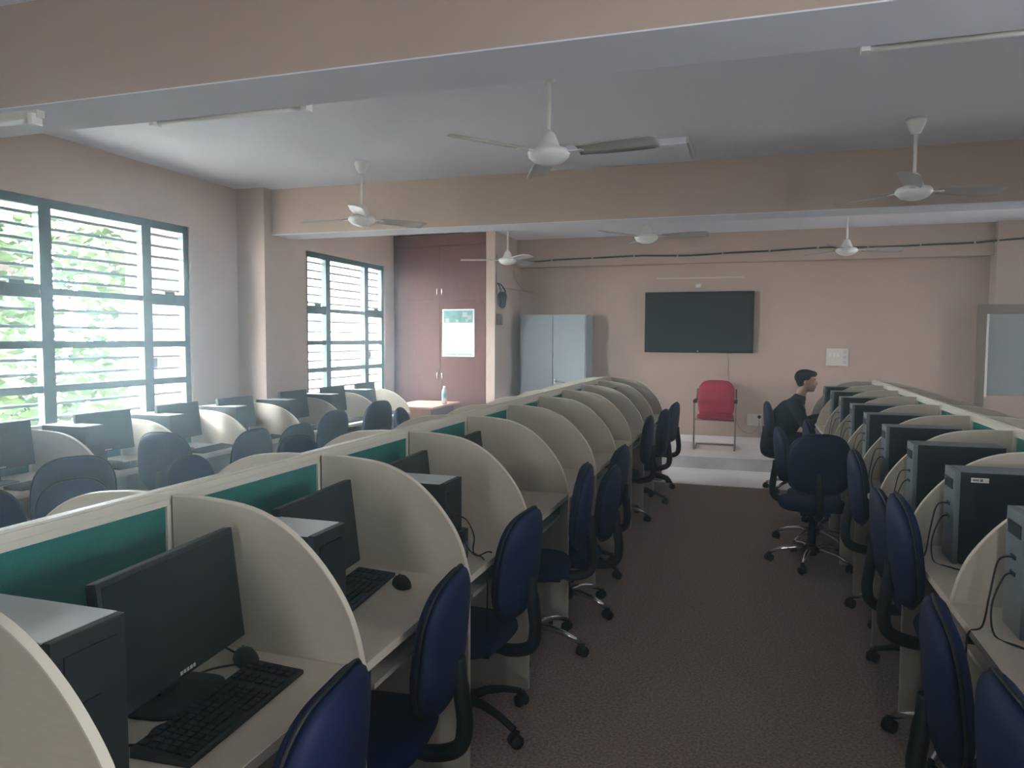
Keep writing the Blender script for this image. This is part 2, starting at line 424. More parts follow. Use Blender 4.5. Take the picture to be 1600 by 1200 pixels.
def build_side(xs, sgn, ys, ztop, zd, w, where, group, ext, near_skip=0, tray=True, order_from_camera=True):
    """dividers and desks on one side of a spine; sgn +1 the side of larger x"""
    rz = 0 if sgn > 0 else PI
    off = 0.03 if True else 0
    dp = divider_proto(w-off, ztop-0.012, zd); kp = desk_proto(w-off-0.012, zd, ys[1]-ys[0], tray)
    for i, yy in enumerate(ys):
        last = ' at the far end' if i == len(ys)-1 else ''
        place(dp, i == 0, (xs+sgn*off, yy, 0), rz, 'curved ivory divider, %s from the camera, %s' % (ORD[i], where), 'curved dividers on '+group)
    for i, (a, b_) in enumerate(zip(ys[:-1], ys[1:])):
        place(kp, i == 0, (xs+sgn*off, (a+b_)/2, 0), rz, 'ivory laminate desk, %s bay from the camera, %s' % (ORD[i], where), 'desks on '+group)

# middle double row
XM = -1.60
YM = [1.7125 + BAY*k for k in range(-2, 10)]
spine('desk_partition', XM, YM[0]-0.02, YM[-1]+0.022, 1.212, YM, 'long green-panelled partition with cream rail down the middle double desk row', 0.77)
build_side(XM, 1, YM[1:], 1.205, 0.776, 0.636, 'aisle side of the middle row', 'the aisle side of the middle row', 0)
build_side(XM, -1, YM[1:], 1.205, 0.776, 0.636, 'window side of the middle row', 'the window side of the middle row', 0, tray=False)
# right double row
XS = 1.29
YR = [4.3115 + BAY*k for k in range(-4, 7)]
spine('desk_partition', XS, YR[0]-0.02, YR[-1]+0.022, 1.212, YR, 'long green-panelled partition with white rail down the right double desk row', 0.77)
build_side(XS, -1, YR, 1.205, 0.776, 0.640, 'aisle side of the right row', 'the aisle side of the right row', 0)
build_side(XS, 1, YR, 1.205, 0.776, 0.640, 'far side of the right row', 'the far side of the right row', 0, tray=False)
# left single row along the windows
YL = [3.123 + 0.80*k for k in range(0, 8)]
XL = -4.86
spine('desk_partition', XL, YL[0]-0.82, YL[-1]+0.022, 1.01, YL, 'low partition backing the desk row under the left windows', 0.69)
build_side(XL, 1, YL, 1.0, 0.69, 0.66, 'window row', 'the window row', 0, tray=False)

# ------------------------------------------------------------------ computers
def monitor_proto(drop=0.0):
    """stands at origin, screen faces +x"""
    m = thing('monitor', 'x', 'monitor', group='x')
    T = Matrix.Translation((0.004, 0, 0.245-drop)) @ Matrix.Rotation(-0.12, 4, 'Y') @ Matrix.Translation((0, 0, -0.265))
    def tilted(o): o.data.transform(T); return o
    bm = B(); box(bm, -0.016, 0.012, -0.245, 0.245, 0.115, 0.415, bevel=0.006); tilted(obj('housing', bm, M['black'], m))
    bm = B(); pillow(bm, 0.15, 0.10, 0.0, 0.02, n=4, origin=(-0.016,0,0.26)); tilted(obj('back_bulge', bm, M['black'], m))
    scr = tilted(boxo('screen', 0.012, 0.0135, -0.232, 0.232, 0.142, 0.403, M['screen'], m))
    bm = B()
    for k in range(5): box(bm, 0.012, 0.0132, -0.028+k*0.012, -0.020+k*0.012, 0.124, 0.132)
    tilted(obj('badge', bm, M['towertop'], m))
    bm = B(); box(bm, -0.045, -0.017, -0.035, 0.035, 0.012, 0.26, bevel=0.005); obj('stand', bm, M['black'], m)
    bm = B(); pillow(bm, 0.12, 0.09, 0.012, 0.0, n=4, origin=(-0.01,0,0.001), axes=(Vector((0,1,0)), Vector((1,0,0)), Vector((0,0,1)))); obj('foot', bm, M['black'], m)
    return m
def tower_proto(h, front, top, sticker=False, w=0.165, d=0.39):
    """front face at x=0 facing +x, body behind"""
    t = thing('computer_tower', 'x', 'computer tower', group='x')
    bm = B(); box(bm, -d, -0.02, -w/2, w/2, 0.006, h-0.003); obj('case', bm, M['blackmatte'], t)
    bm = B(); box(bm, -0.02, 0.0, -w/2, w/2, 0.0, h, bevel=0.004); obj('front_panel', bm, front, t)
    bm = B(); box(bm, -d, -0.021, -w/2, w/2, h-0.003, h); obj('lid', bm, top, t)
    for z in (h-0.14, h-0.19): boxo('port', 0.0, 0.004, -0.02, 0.02, z-0.006, z+0.006, M['black'], t)
    boxo('disc_drive', 0.0, 0.003, -w*.35, w*.35, h-0.075, h-0.035, M['black'], t)
    for x in (-0.05, -d+0.05): boxo('foot', x-0.02, x+0.02, -w/2+0.01, w/2-0.01, 0.0, 0.006, M['black'], t)
    return t
def keyboard_proto():
    k = thing('keyboard', 'x', 'keyboard', group='x')
    bm = B()
    extrude_profile(bm, [(-0.072, 0.0), (0.072, 0.0), (0.072, 0.010), (-0.072, 0.022)], -0.22, 0.22); obj('base', bm, M['black'], k)
    bm = B()
    for r in range(6):
        for c in range(21):
            if c in (15, 18) and random.random() < 2: continue
            if c in (15,) : continue
            x = -0.060+r*0.0225; z = 0.0215-(x+0.072)/0.144*0.012
            y = -0.205+c*0.0197
            if r == 5 and 5 <= c <= 9:
                if c == 5: box(bm, x-0.006, x+0.010, y, y+0.09, z-0.003, z+0.005)
                continue
            box(bm, x-0.006, x+0.010, y, y+0.016, z-0.003, z+0.005)
    o = obj('keys', bm, M['blackmatte'], k); o['kind'] = 'stuff'
    return k
def mouse_proto():
    m = thing('mouse', 'x', 'mouse', group='x')
    bm = B(); pillow(bm, 0.031, 0.056, 0.034, 0.0, n=2.4, seg=24, rings=6, origin=(0,0,0.0005), axes=(Vector((1,0,0)), Vector((0,1,0)), Vector((0,0,1))), pf=2.2); obj('shell', bm, M['black'], m)
    bm = B(); lathe(bm, [(0.004,-0.0035),(0.009,-0.003),(0.009,0.003),(0.004,0.0035)], 12, Matrix.Translation((0,0.028,0.026)) @ Matrix.Rotation(PI/2,4,'Y')); obj('wheel', bm, M['towergrey'], m)
    return m
G_MON = {'m':'monitors on the middle row', 'l':'monitors on the window row'}
MON, MONL, KEY, MOU = monitor_proto(0.04), monitor_proto(0.0), keyboard_proto(), mouse_proto()
ZDM = 0.7765
midbay = [(YM[k]+YM[k+1])/2 for k in range(1, 11)]
first = True
monpos = [(-1.31, 1.42, 0.10), (-1.36, 2.13, .08), (-1.40, 2.88, .06), (-1.42, 3.64, .05), (-1.36, 7.72, .04)]
for i, (x, y, r) in enumerate(monpos):
    place(MON, first, (x, y, ZDM), r, 'black flat monitor facing the aisle, %s bay from the camera in the middle row' % ORD[i if i < 4 else 8], G_MON['m']); first = False
leftbay = [3.123+0.8*k for k in range(-1, 7)]
lright = [3.75, 4.59, 5.35, 6.09, 7.02, 7.80, 8.56]
for i, yr in enumerate(lright):
    place(MONL, i == 0, (-4.62, yr-0.245, 0.6905), 0.02*(-1)**i, 'black monitor against the windows, %s from the camera in the window row' % ORD[i], G_MON['l'])
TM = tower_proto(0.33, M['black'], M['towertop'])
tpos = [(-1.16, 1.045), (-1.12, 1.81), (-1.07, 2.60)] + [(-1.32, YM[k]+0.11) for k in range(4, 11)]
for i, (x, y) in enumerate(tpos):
    place(TM, i == 0, (x, y, ZDM), 0, 'black computer tower with lid coloured grey as if lit, %s bay from the camera in the middle row' % ORD[i], 'computer towers on the middle row')
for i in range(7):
    place(TM, False, (-4.40, YL[i]+0.13, 0.6905), 0, 'black computer tower with lid coloured pale as if lit, %s from the camera in the window row' % ORD[i], 'computer towers on the window row')
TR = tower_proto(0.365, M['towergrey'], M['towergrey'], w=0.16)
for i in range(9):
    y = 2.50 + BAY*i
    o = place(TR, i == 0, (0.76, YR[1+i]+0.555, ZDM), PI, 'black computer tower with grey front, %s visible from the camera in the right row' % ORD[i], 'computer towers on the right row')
    if i == 1: stick_parent = o
# asset sticker on the side of the second tower
bm = B(); box(bm, -0.115, -0.055, 0.0801, 0.0806, 0.325, 0.343); st = obj('asset_sticker', bm, M['offwhite'], stick_parent)
bm = B(); box(bm, -0.095, -0.085, 0.0806, 0.0808, 0.329, 0.339); box(bm, -0.081, -0.06, 0.0806, 0.0808, 0.330, 0.338); obj('print', bm, M['towergrey'], st)
place(KEY, True, (-1.145, 1.395, ZDM+0.001), 0.06, 'black keyboard in the nearest bay, on the desk below the big monitor', 'keyboards on the desks')
place(KEY, False, (-1.275, 2.19, ZDM+0.001), 0.10, 'black keyboard in the second bay of the middle row, beside the mouse', 'keyboards on the desks')
place(KEY, False, (-1.18, 5.27, ZDM+0.001), 0.25, 'black keyboard in the sixth bay of the middle row, poking past the divider', 'keyboards on the desks')
for i in range(7):
    place(KEY, False, (-4.36, lright[i]-0.17+0.03*(-1)**i, 0.6905), 0.05*(-1)**i, 'black keyboard before the %s monitor from the camera in the window row' % ORD[i], 'keyboards on the window row')
place(MOU, True, (-1.275, 1.635, ZDM), 0.9, 'black mouse behind the keyboard in the nearest bay', 'computer mice')
place(MOU, False, (-1.155, 2.325, ZDM), 0.7, 'black mouse at the right end of the keyboard in the second bay', 'computer mice')
# small black box by the tower in the third middle bay
pb = thing('power_adapter', 'small black power box standing beside the tower in the third bay of the middle row', 'adapter', (-1.055, 2.68, ZDM))
bm = B(); box(bm, -0.07, 0.0, -0.035, 0.035, 0, 0.12, bevel=0.004); obj('body', bm, M['black'], pb)
bm = B(); box(bm, 0.0, 0.002, -0.02, 0.02, 0.03, 0.07); obj('face_plate', bm, M['towergrey'], pb)
# cables
def cable(pts, label, r=0.003, m=None, name='cable', group=None, cat='cable'):
    bm = B(); tube(bm, spline(pts), r, 6); return tag(obj(name, bm, m or M['black']), label, cat, group)
z = ZDM+0.004
cable([(-1.25,1.60,z+.01),(-1.33,1.55,z),(-1.34,1.44,z),(-1.28,1.42,z),(-1.30,1.48,z),(-1.36,1.50,z)], 'thin black mouse cord curling on the nearest desk')
cable([(-1.21,1.33,z),(-1.24,1.28,z),(-1.22,1.22,z),(-1.25,1.20,z),(-1.30,1.18,z)], 'thin black keyboard cord looped on the nearest desk')
cable([(-1.32,1.66,z),(-1.40,1.62,z+.05),(-1.44,1.55,z+.08),(-1.46,1.42,z+.05)], 'black monitor lead under the big near monitor')
cable([(-1.07,2.61,.97),(-1.03,2.63,.95),(-1.01,2.66,.88),(-1.02,2.68,.81),(-.985,2.70,.78),(-.965,2.69,.70),(-.965,2.68,.5)], 'black lead plugged high in the tower of the third middle bay')
cable([(-1.07,2.58,.92),(-1.04,2.60,.90),(-1.03,2.64,.84),(-1.02,2.72,.785),(-.99,2.80,z),(-.965,2.83,.70)], 'black lead plugged low in the tower of the third middle bay')
for i in range(7):
    yy = YR[1+i]+0.555
    cable([(0.758,yy,ZDM+0.225),(0.715,yy-.02,ZDM+.215),(0.685,yy-.06,ZDM+.12),(0.672,yy-.05,ZDM+.02),(0.64,yy-.03,ZDM-.02),(.635,yy-.06,.60)], 'upper black lead hanging from the %s grey-fronted tower of the right row' % ORD[i], group='leads of the right row towers')
    cable([(0.758,yy,ZDM+0.175),(0.73,yy-.02,ZDM+.165),(0.70,yy-.03,ZDM+.08),(0.70,yy-.07,z),(0.74,yy-.14,z),(.80,yy-.20,z)], 'lower black lead curling from the %s grey-fronted tower of the right row' % ORD[i], group='leads of the right row towers')

# ------------------------------------------------------------------ task chairs
def chair_proto(base):
    c = thing('task_chair', 'x', 'chair', group='x')
    legm = M[base]
    bm = B(); lathe(bm, [(0.0,0.07),(0.045,0.07),(0.045,0.135),(0.03,0.15),(0.0,0.15)], 16); obj('hub', bm, M['black'], c)
    for k in range(5):
        a = 2*PI*k/5 + 0.3; ca, sa = math.cos(a), math.sin(a)
        bm = B(); tube(bm, [(0.035*ca,0.035*sa,0.11),(0.11*ca,0.11*sa,0.118),(0.20*ca,0.20*sa,0.102),(0.285*ca,0.285*sa,0.070)], [0.022,0.019,0.016,0.014], 8)
        lg = obj('leg', bm, legm, c)
        bm = B()
        for s in (-1, 1):
            mt = Matrix.Translation((0.292*ca,0.292*sa,0.028)) @ Matrix.Rotation(a+0.6*k,4,'Z') @ Matrix.Translation((0,s*0.015,0)) @ Matrix.Rotation(PI/2,4,'X')
            lathe(bm, [(0.012,-0.010),(0.027,-0.008),(0.028,0.0),(0.027,0.008),(0.012,0.010)], 14, mt)
        box(bm, 0.292*ca-0.014, 0.292*ca+0.014, 0.292*sa-0.014, 0.292*sa+0.014, 0.03, 0.066, bevel=0.003)
        obj('caster', bm, M['black'], lg)
    bm = B(); lathe(bm, [(0.030,0.13),(0.030,0.27),(0.022,0.272),(0.022,0.40)], 14); obj('gas_lift', bm, M['black'], c)
    bm = B(); box(bm, -0.16, 0.13, -0.10, 0.10, 0.385, 0.415, bevel=0.006); tube(bm, [(0.02,-0.10,0.395),(0.03,-0.22,0.392)], 0.006, 6); obj('seat_plate', bm, M['black'], c)
    bm = B(); pillow(bm, 0.235, 0.225, 0.055, 0.028, n=3.6, origin=(0.02,0,0.437), axes=(Vector((0,1,0)), Vector((1,0,0)), Vector((0,0,1))), pf=3); obj('seat', bm, M['blue'], c)
    bm = B(); 
    pp = spline([(-0.10,0,0.398),(-0.22,0,0.395),(-0.305,0,0.425),(-0.325,0,0.50),(-0.315,0,0.60),(-0.305,0,0.72)], 5)
    tube(bm, pp, [0.022]*4+[0.027]*(len(pp)-8)+[0.022]*4, 10)
    for k in range(5, len(pp)-9, 1): pass
    obj('back_support', bm, M['black'], c)
    ax = (Vector((0,1,0)), Vector((-0.10,0,1)).normalized(), Vector((1,0,0.10)).normalized())
    bm = B(); pillow(bm, 0.205, 0.215, 0.055, 0.004, n=2.9, origin=(-0.270,0,0.775), axes=ax, curve=0.03, pf=2.6, taper=0.06); obj('backrest', bm, M['blue'], c)
    bm = B(); pillow(bm, 0.207, 0.217, 0.0, 0.042, n=2.9, origin=(-0.274,0,0.775), axes=ax, curve=0.03, pf=3.0, taper=0.06); obj('back_shell', bm, M['navy'], c)
    bm = B(); pts = []
    o_ = Vector((-0.271,0,0.775))
    for k in range(49):
        th = 2*PI*k/48; cc, ss = math.cos(th), math.sin(th)
        x = 0.209*math.copysign(abs(cc)**(2/2.9), cc); y = 0.219*math.copysign(abs(ss)**(2/2.9), ss); x *= 1-0.06*(y/0.219)
        pts.append(o_ + ax[0]*x + ax[1]*y + ax[2]*(0.03*(x/0.205)**2))
    tube(bm, pts, 0.006, 6, cap=False); obj('piping', bm, M['black'], c)
    return c
CH = {'chrome': chair_proto('chrome'), 'black': chair_proto('black')}
used = set()
UP = ('seat', 'seat_plate', 'backrest', 'back_shell', 'piping', 'back_support')
def chair(base, x, y, deg, label, group, dz=0.0):
    """x, y the hub; dz how far the seat is lowered from its middle setting"""
    o = copy_tree(CH[base]); o.location = (x, y, 0); o.rotation_euler = (0, 0, math.radians(deg)); o['label'] = label; o['group'] = group
    for c in o.children:
        if c.name.split('.')[0] in UP: c.location.z = dz
    return o
GA = 'task chairs at the aisle side of the middle row'
GR = 'task chairs at the right row'
GW = 'task chairs at the window side of the middle row'
GL = 'task chairs at the window row'
# facing degrees: 180 faces the middle row from the aisle
chair('black', -1.12, 1.34, 186, 'dark navy task chair closest to the camera, pushed against the nearest desk', GA, -.075)
chair('black', -1.16, 2.09, 186, 'navy task chair at the second bay of the middle row, tilted top edge lit', GA, -.075)
chair('black', -1.14, 2.88, 176, 'dark task chair with black star base at the third bay of the middle row', GA, -.04)
chair('chrome', -1.09, 3.74, 190, 'navy task chair with chrome star base at the fourth bay of the middle row', GA)
chair('chrome', -1.05, 4.34, 180, 'low dark task chair with chrome base at the fifth bay of the middle row', GA, -.10)
chair('black', -1.12, 5.10, 178, 'dark task chair with black star base at the sixth bay of the middle row', GA, -.08)
chair('chrome', -1.15, 6.74, 186, 'navy task chair with chrome base at the eighth bay of the middle row', GA, -.04)
chair('black', -1.08, 7.48, 194, 'navy task chair at the ninth bay, second from the far end of the middle row', GA, -.05)
chair('black', -1.07, 8.36, 176, 'dark task chair farthest from the camera at the end of the middle row', GA, -.04)
chair('chrome', 0.46, 8.56, 0, 'blue-backed task chair the person in black sits on', GR, -.02)
chair('chrome', 0.51, 6.38, 4, 'task chair seen from the side, behind the one turned back to camera', GR, -.05)
chair('black', 0.77, 7.02, 0, 'task chair half hidden in front of the seated person', GR, -.05)
chair('chrome', 0.45, 5.80, 94, 'task chair turned with its rounded navy back to the camera, right row', GR)
chair('chrome', 0.885, 4.80, -3, 'task chair with bright blue edge right of the one turned back to camera', GR)
chair('black', 0.90, 4.00, -2, 'task chair tucked at the third bay, half covered by the taller blue one before it', GR, -.08)
chair('chrome', 0.86, 3.27, -3, 'task chair with royal blue rear lit by the windows, third from the camera at right', GR, .035)
chair('chrome', 0.80, 2.30, -6, 'dark navy task chair second from the camera at right', GR, -.085)
chair('chrome', 0.79, 1.68, 2, 'bright blue task chair in the bottom right corner', GR, -.03)
chair('black', -2.80, 2.28, 8, 'navy task chair back peeking over the partition at the left edge', GW)
chair('black', -3.14, 2.92, -14, 'pale-lit blue task chair back over the partition, second from the left edge', GW, -.10)
chair('black', -2.74, 3.42, 6, 'dark task chair back just above the partition rail left of the first junction', GW, -.02)
chair('black', -2.62, 4.22, -8, 'blue task chair back low above the rail before the second junction', GW)
chair('black', -3.75, 3.24, 150, 'wide dark task chair back in front of the first full window row bay', GL)
chair('black', -3.90, 4.38, 98, 'big blue-grey task chair back turned to the camera at the window row', GL)
chair('black', -3.95, 4.90, 172, 'slim navy task chair back third along the window row', GL, -.06)
chair('black', -3.93, 5.48, 170, 'navy task chair back fourth along the window row', GL, -.08)
chair('black', -3.96, 6.10, 172, 'navy task chair back fifth along the window row', GL, -.02)
chair('black', -3.94, 6.98, 165, 'dark task chair back sixth along the window row', GL)
chair('black', -3.10, 6.82, 10, 'dark task chair back beside the curved end of the window row', GL, -.05)
for proto in CH.values():
    for c in list(proto.children_recursive) + [proto]: bpy.data.objects.remove(c, do_unlink=True)

# ------------------------------------------------------------------ red visitor chair on the platform
rc = thing('visitor_chair', 'red upholstered visitor chair with dark sled frame on the platform', 'chair', (-0.456, 10.62, 0.153))
bm = B(); pillow(bm, 0.250, 0.275, 0.035, 0.02, n=3.4, origin=(0,0.10,0.655), axes=(Vector((1,0,0)), Vector((0,0.14,1)).normalized(), Vector((0,-1,0.14)).normalized()), curve=-0.0, pf=3); obj('backrest', bm, M['red'], rc)
bm = B(); pillow(bm, 0.245, 0.235, 0.035, 0.03, n=4, origin=(0,-0.13,0.44), axes=(Vector((1,0,0)), Vector((0,1,0)), Vector((0,0,1))), pf=3.2); obj('seat', bm, M['red'], rc)
for s in (-1, 1):
    bm = B(); tube(bm, spline([(s*0.262,0.16,0.80),(s*0.268,0.10,0.62),(s*0.268,-0.10,0.645),(s*0.268,-0.30,0.63),(s*0.268,-0.335,0.56),(s*0.268,-0.33,0.30),(s*0.268,-0.32,0.04),(s*0.262,-0.27,0.014),(s*0.262,0.20,0.014)], 5), 0.0125, 8); obj('leg', bm, M['browndark'], rc)
    bm = B(); box(bm, s*0.268-0.022, s*0.268+0.022, -0.30, 0.06, 0.635, 0.665, bevel=0.006); obj('armrest', bm, M['black'], rc)
bm = B(); tube(bm, [(-0.262,0.20,0.014),(0.262,0.20,0.014)], 0.0125, 8); tube(bm, [(-0.268,-0.20,0.40),(0.268,-0.20,0.40)], 0.011, 8); tube(bm, [(-0.268,0.06,0.40),(0.268,0.06,0.40)], 0.011, 8); obj('cross_bar', bm, M['browndark'], rc)

# ------------------------------------------------------------------ back wall fittings
tv = thing('interactive_display', 'large black wall-mounted display screen on the far wall', 'television', (-0.742, YF, 1.455))
bm = B(); box(bm, -0.762, 0.762, -0.095, -0.03, 0.0, 0.875, bevel=0.006); obj('housing', bm, M['black'], tv)
bm = B(); box(bm, -0.735, 0.735, -0.0975, -0.095, 0.045, 0.853); obj('screen', bm, mat('display_glass', (0.012,0.015,0.014), 0.35, spec=0.3), tv)
bm = B(); box(bm, -0.35, 0.35, -0.031, -0.001, 0.25, 0.65); obj('wall_bracket', bm, M['blackmatte'], tv)
bm = B(); lathe(bm, [(0.0,0),(0.011,0),(0.011,0.002),(0.0,0.002)], 14, Matrix.Translation((0,-0.095,0.022)) @ Matrix.Rotation(PI/2,4,'X'), cap=False); obj('logo', bm, M['white'], tv)
bm = B(); box(bm, -0.600, 0.610, -0.022, 0, -0.010, 0.010)
tag(obj('conduit', bm, M['offwhite'], loc=(-0.742, YF, 2.531)), 'thin cream conduit strip above the display screen', 'conduit')
wc = thing('webcam', 'small white round camera fixed between the conduit and the display', 'camera', (-0.754, YF, 2.395))
bm = B(); box(bm, -0.04, 0.04, -0.03, 0, 0, 0.05, bevel=0.006); obj('mount', bm, M['white'], wc)
bm = B(); lathe(bm, [(0.008,-0.030),(0.026,-0.022),(0.032,0.0),(0.026,0.022),(0.008,0.030)], 16, Matrix.Translation((0.02,-0.055,0.03))); obj('lens_ball', bm, M['white'], wc)
cable([(-0.324,YF-0.03,1.46),(-0.318,YF-0.012,1.2),(-0.30,YF-0.012,0.95),(-0.30,YF-0.012,0.6)], 'thin dark lead running down from the display to behind the red chair', 0.005, M['cablewhite'])
cable([(-0.196,YF-0.03,0.50),(-0.15,YF-0.03,0.40),(-0.08,YF-0.03,0.33),(0.02,YF-0.03,0.31),(0.08,YF-0.03,0.36),(0.118,YF-0.03,0.42),(0.126,YF-0.05,0.53)], 'thin black lead sagging between the red chair and the wall socket', 0.005, M['cablewhite'])
so = thing('wall_socket', 'white wall socket plate with a black plug low on the far wall', 'socket', (0.066, YF, 0.46))
boxo('plate', -0.11, 0.09, -0.012, 0, -0.04, 0.13, M['offwhite'], so, bevel=0.003)
bm = B(); lathe(bm, [(0.02,0),(0.025,0.004),(0.022,0.045),(0.01,0.05)], 12, Matrix.Translation((0.06,-0.012,0.09)) @ Matrix.Rotation(PI/2,4,'X')); obj('plug', bm, M['black'], so)
cable([(0.126,YF-0.05,0.53),(0.128,YF-0.02,0.40),(0.128,YF-0.015,0.26)], 'short black lead hanging straight down from the wall socket', 0.005, M['cablewhite'])
sw = thing('switchboard', 'pale switch plate on the far wall right of the display', 'switch', (1.12, YF, 1.29))
boxo('plate', -0.14, 0.14, -0.02, 0, 0, 0.24, M['offwhite'], sw, bevel=0.004)
for xx in (-0.09, -0.04, 0.01): boxo('switch', xx-0.012, xx+0.012, -0.026, -0.02, 0.13, 0.18, M['white'], sw)
bm = B()
for z_ in (0.05, 0.12, 0.19): box(bm, 0.075, 0.115, -0.026, -0.02, z_-0.02, z_+0.02)
obj('socket', bm, M['greyprint'], sw)

# wiring along the back beam
bm = B(); pts = []
xs = [-3.44 + 0.28*k for k in range(31)]
zz = lambda x: 2.822 + 0.026*(x+3.4)/1.0*0.5 + 0.012*math.sin(x*2.3) - 0.006*math.sin(x*5.1)
for x in xs:
    yy = 10.925 if not (2.85 < x < 3.30) else 10.825
    pts.append((x, yy, zz(x)))
tube(bm, pts, 0.013, 6); wr = tag(obj('wiring', bm, M['browncable']), 'long brown bundle of wires clipped along the beam on the far wall', 'wire')
bm = B()
for x in [ -2.9+0.62*k for k in range(13)]:
    yy = 10.925 if not (2.85 < x < 3.30) else 10.825
    box(bm, x-0.012, x+0.012, yy-0.014, yy+0.013, zz(x)-0.016, zz(x)+0.016)
obj('clip', bm, M['offwhite'], wr)['kind'] = 'stuff'
# hanging gear on the stub wall
hg = thing('wall_bracket', 'black bracket with dangling leads on the stub wall beside the wardrobe', 'bracket', (-3.45, 10.05, 2.22))
bm = B(); box(bm, 0.0, 0.02, -0.05, 0.05, 0.19, 0.215); tube(bm, spline([(0.02,-0.04,0.20),(0.05,-0.05,0.10),(0.04,-0.01,0.02)]), 0.010, 6); tube(bm, spline([(0.02,0.04,0.20),(0.08,0.07,0.10),(0.04,0.01,0.02)]), 0.010, 6); obj('arm', bm, M['black'], hg)
bm = B(); lathe(bm, [(0.02,-0.17),(0.045,-0.14),(0.07,0.0),(0.05,0.05),(0.03,0.06)], 14, Matrix.Translation((0.06,0,0.03))); obj('holder', bm, M['black'], hg)
cable([(-3.44,9.95,2.82),(-3.435,9.93,2.6),(-3.435,9.95,2.3),(-3.42,10.0,2.15)], 'dark wire dropping down the edge of the stub wall', 0.007, M['cablewhite'])
cable([(-3.40,10.6,2.66),(-3.38,10.7,2.5),(-3.30,10.85,2.38),(-3.22,11.05,2.36),(-3.38,10.4,2.37),(-3.42,10.1,2.36)], 'dark wire looping in the corner above the steel cabinet', 0.006, M['cablewhite'])
jb = thing('junction_box', 'small grey box low on the stub wall beside the wardrobe', 'box', (-3.45, 10.02, 1.84))
boxo('case', 0, 0.05, -0.07, 0.07, 0, 0.16, M['browndark'], jb, bevel=0.005); boxo('cover', 0.05, 0.058, -0.05, 0.05, 0.02, 0.14, M['towergrey'], jb)

# ------------------------------------------------------------------ wardrobe
wd = thing('wardrobe', 'tall reddish-brown built-in wardrobe in the far left corner', 'wardrobe', (-4.305, 9.90, 0.153))
boxo('carcass', -0.715, 0.715, 0.03, 0.55, 0.0, 2.98, M['wood'], wd)
boxo('top_panel', -0.715, 0.72, 0.0, 0.03, 2.82, 2.98, M['wood'], wd)
boxo('door', -0.713, 0.018, 0.0, 0.028, 2.045, 2.812, M['wood'], wd); boxo('door', 0.024, 0.718, 0.0, 0.028, 2.045, 2.812, M['wood'], wd)
d3 = boxo('door', -0.713, 0.018, 0.0, 0.028, 0.06, 2.037, M['wood'], wd); boxo('door', 0.024, 0.718, 0.0, 0.028, 0.06, 2.037, M['wood'], wd)
doors = [c for c in COL.objects if c.name.startswith('door') and c.parent == wd]
for d, x, z_ in zip(doors, (-0.018, 0.058, -0.018, 0.058), (2.16, 2.16, 0.955, 0.955)):
    bm = B(); tube(bm, spline([(x,0.0,z_-0.045),(x,-0.025,z_-0.040),(x,-0.028,z_),(x,-0.025,z_+0.040),(x,0.0,z_+0.045)], 4), 0.007, 8); obj('handle', bm, M['chrome'], d)
po = thing('poster', 'white printed poster with teal picture header on the wardrobe door', 'poster', (-4.0, 9.897, 1.385))
boxo('sheet', -0.25, 0.245, -0.002, 0.002, 0.0, 0.68, M['paper'], po)
boxo('picture_header', -0.225, 0.22, -0.003, -0.002, 0.485, 0.66, M['teal'], po)
bm = B(); random.seed(3)
for cx in (-0.215, -0.065, 0.085):
    for k in range(22):
        box(bm, cx, cx+random.uniform(0.09,0.13), -0.003, -0.002, 0.06+k*0.0175, 0.066+k*0.0175)
obj('text_lines', bm, M['greyprint'], po)
bm = B(); box(bm, -0.215, -0.02, -0.003, -0.002, 0.022, 0.045); box(bm, 0.0, 0.21, -0.003, -0.002, 0.022, 0.045); obj('footer', bm, M['teal'], po)
bm = B()
for cx, cz, s_ in ((-0.17,0.52,0.03),(0.10,0.60,0.035),(0.17,0.56,0.03),(-0.02,0.51,0.02),(0.13,0.52,0.02)): box(bm, cx-s_, cx+s_, -0.0035, -0.003, cz-s_, cz+s_)
obj('photo', bm, M['greyprint'], po)

# ------------------------------------------------------------------ steel cabinet
sc = thing('steel_cabinet', 'grey steel two-door cabinet against the far wall beside the wardrobe', 'cabinet', (-2.79, 10.60, 0.153))
boxo('carcass', -0.50, 0.50, 0.02, 0.48, 0.0, 1.85, M['steelgrey'], sc, bevel=0.004)
dl = boxo('door', -0.485, -0.003, 0.0, 0.02, 0.05, 1.835, M['steelgrey'], sc, bevel=0.003)
dr = boxo('door', 0.003, 0.485, 0.0, 0.02, 0.05, 1.835, M['steelgrey'], sc, bevel=0.003)
bm = B(); box(bm, 0.02, 0.05, -0.02, 0.0, 0.84, 0.90); tube(bm, [(0.04,-0.025,0.87),(0.20,-0.028,0.852)], 0.010, 8); obj('handle', bm, M['chrome'], dr)

# ------------------------------------------------------------------ table and bottle
tb = thing('teacher_table', 'pale pinkish wooden table in front of the wardrobe', 'table', (-4.24, 9.28, 0.0))
bm = B(); box(bm, -0.34, 0.31, -0.46, 0.50, 0.725, 0.75, bevel=0.004); obj('table_top', bm, M['pinkwood'], tb)
boxo('side_panel', -0.30, 0.26, -0.42, -0.395, 0, 0.725, M['pinkwood'], tb); boxo('side_panel', -0.30, 0.26, 0.395, 0.405, 0, 0.725, M['pinkwood'], tb)
boxo('modesty_panel', 0.24, 0.262, -0.394, 0.394, 0.2, 0.725, M['wood'], tb)
bm = B(); lathe(bm, [(0.0,0),(0.025,0),(0.025,0.003),(0.0,0.003)], 16, Matrix.Translation((0.02,-0.33,0.7495)), cap=False); obj('cable_grommet', bm, M['browndark'], tb)
bo = thing('water_bottle', 'clear plastic water bottle with green label standing on the pale table', 'bottle', (-3.99, 9.36, 0.7505))
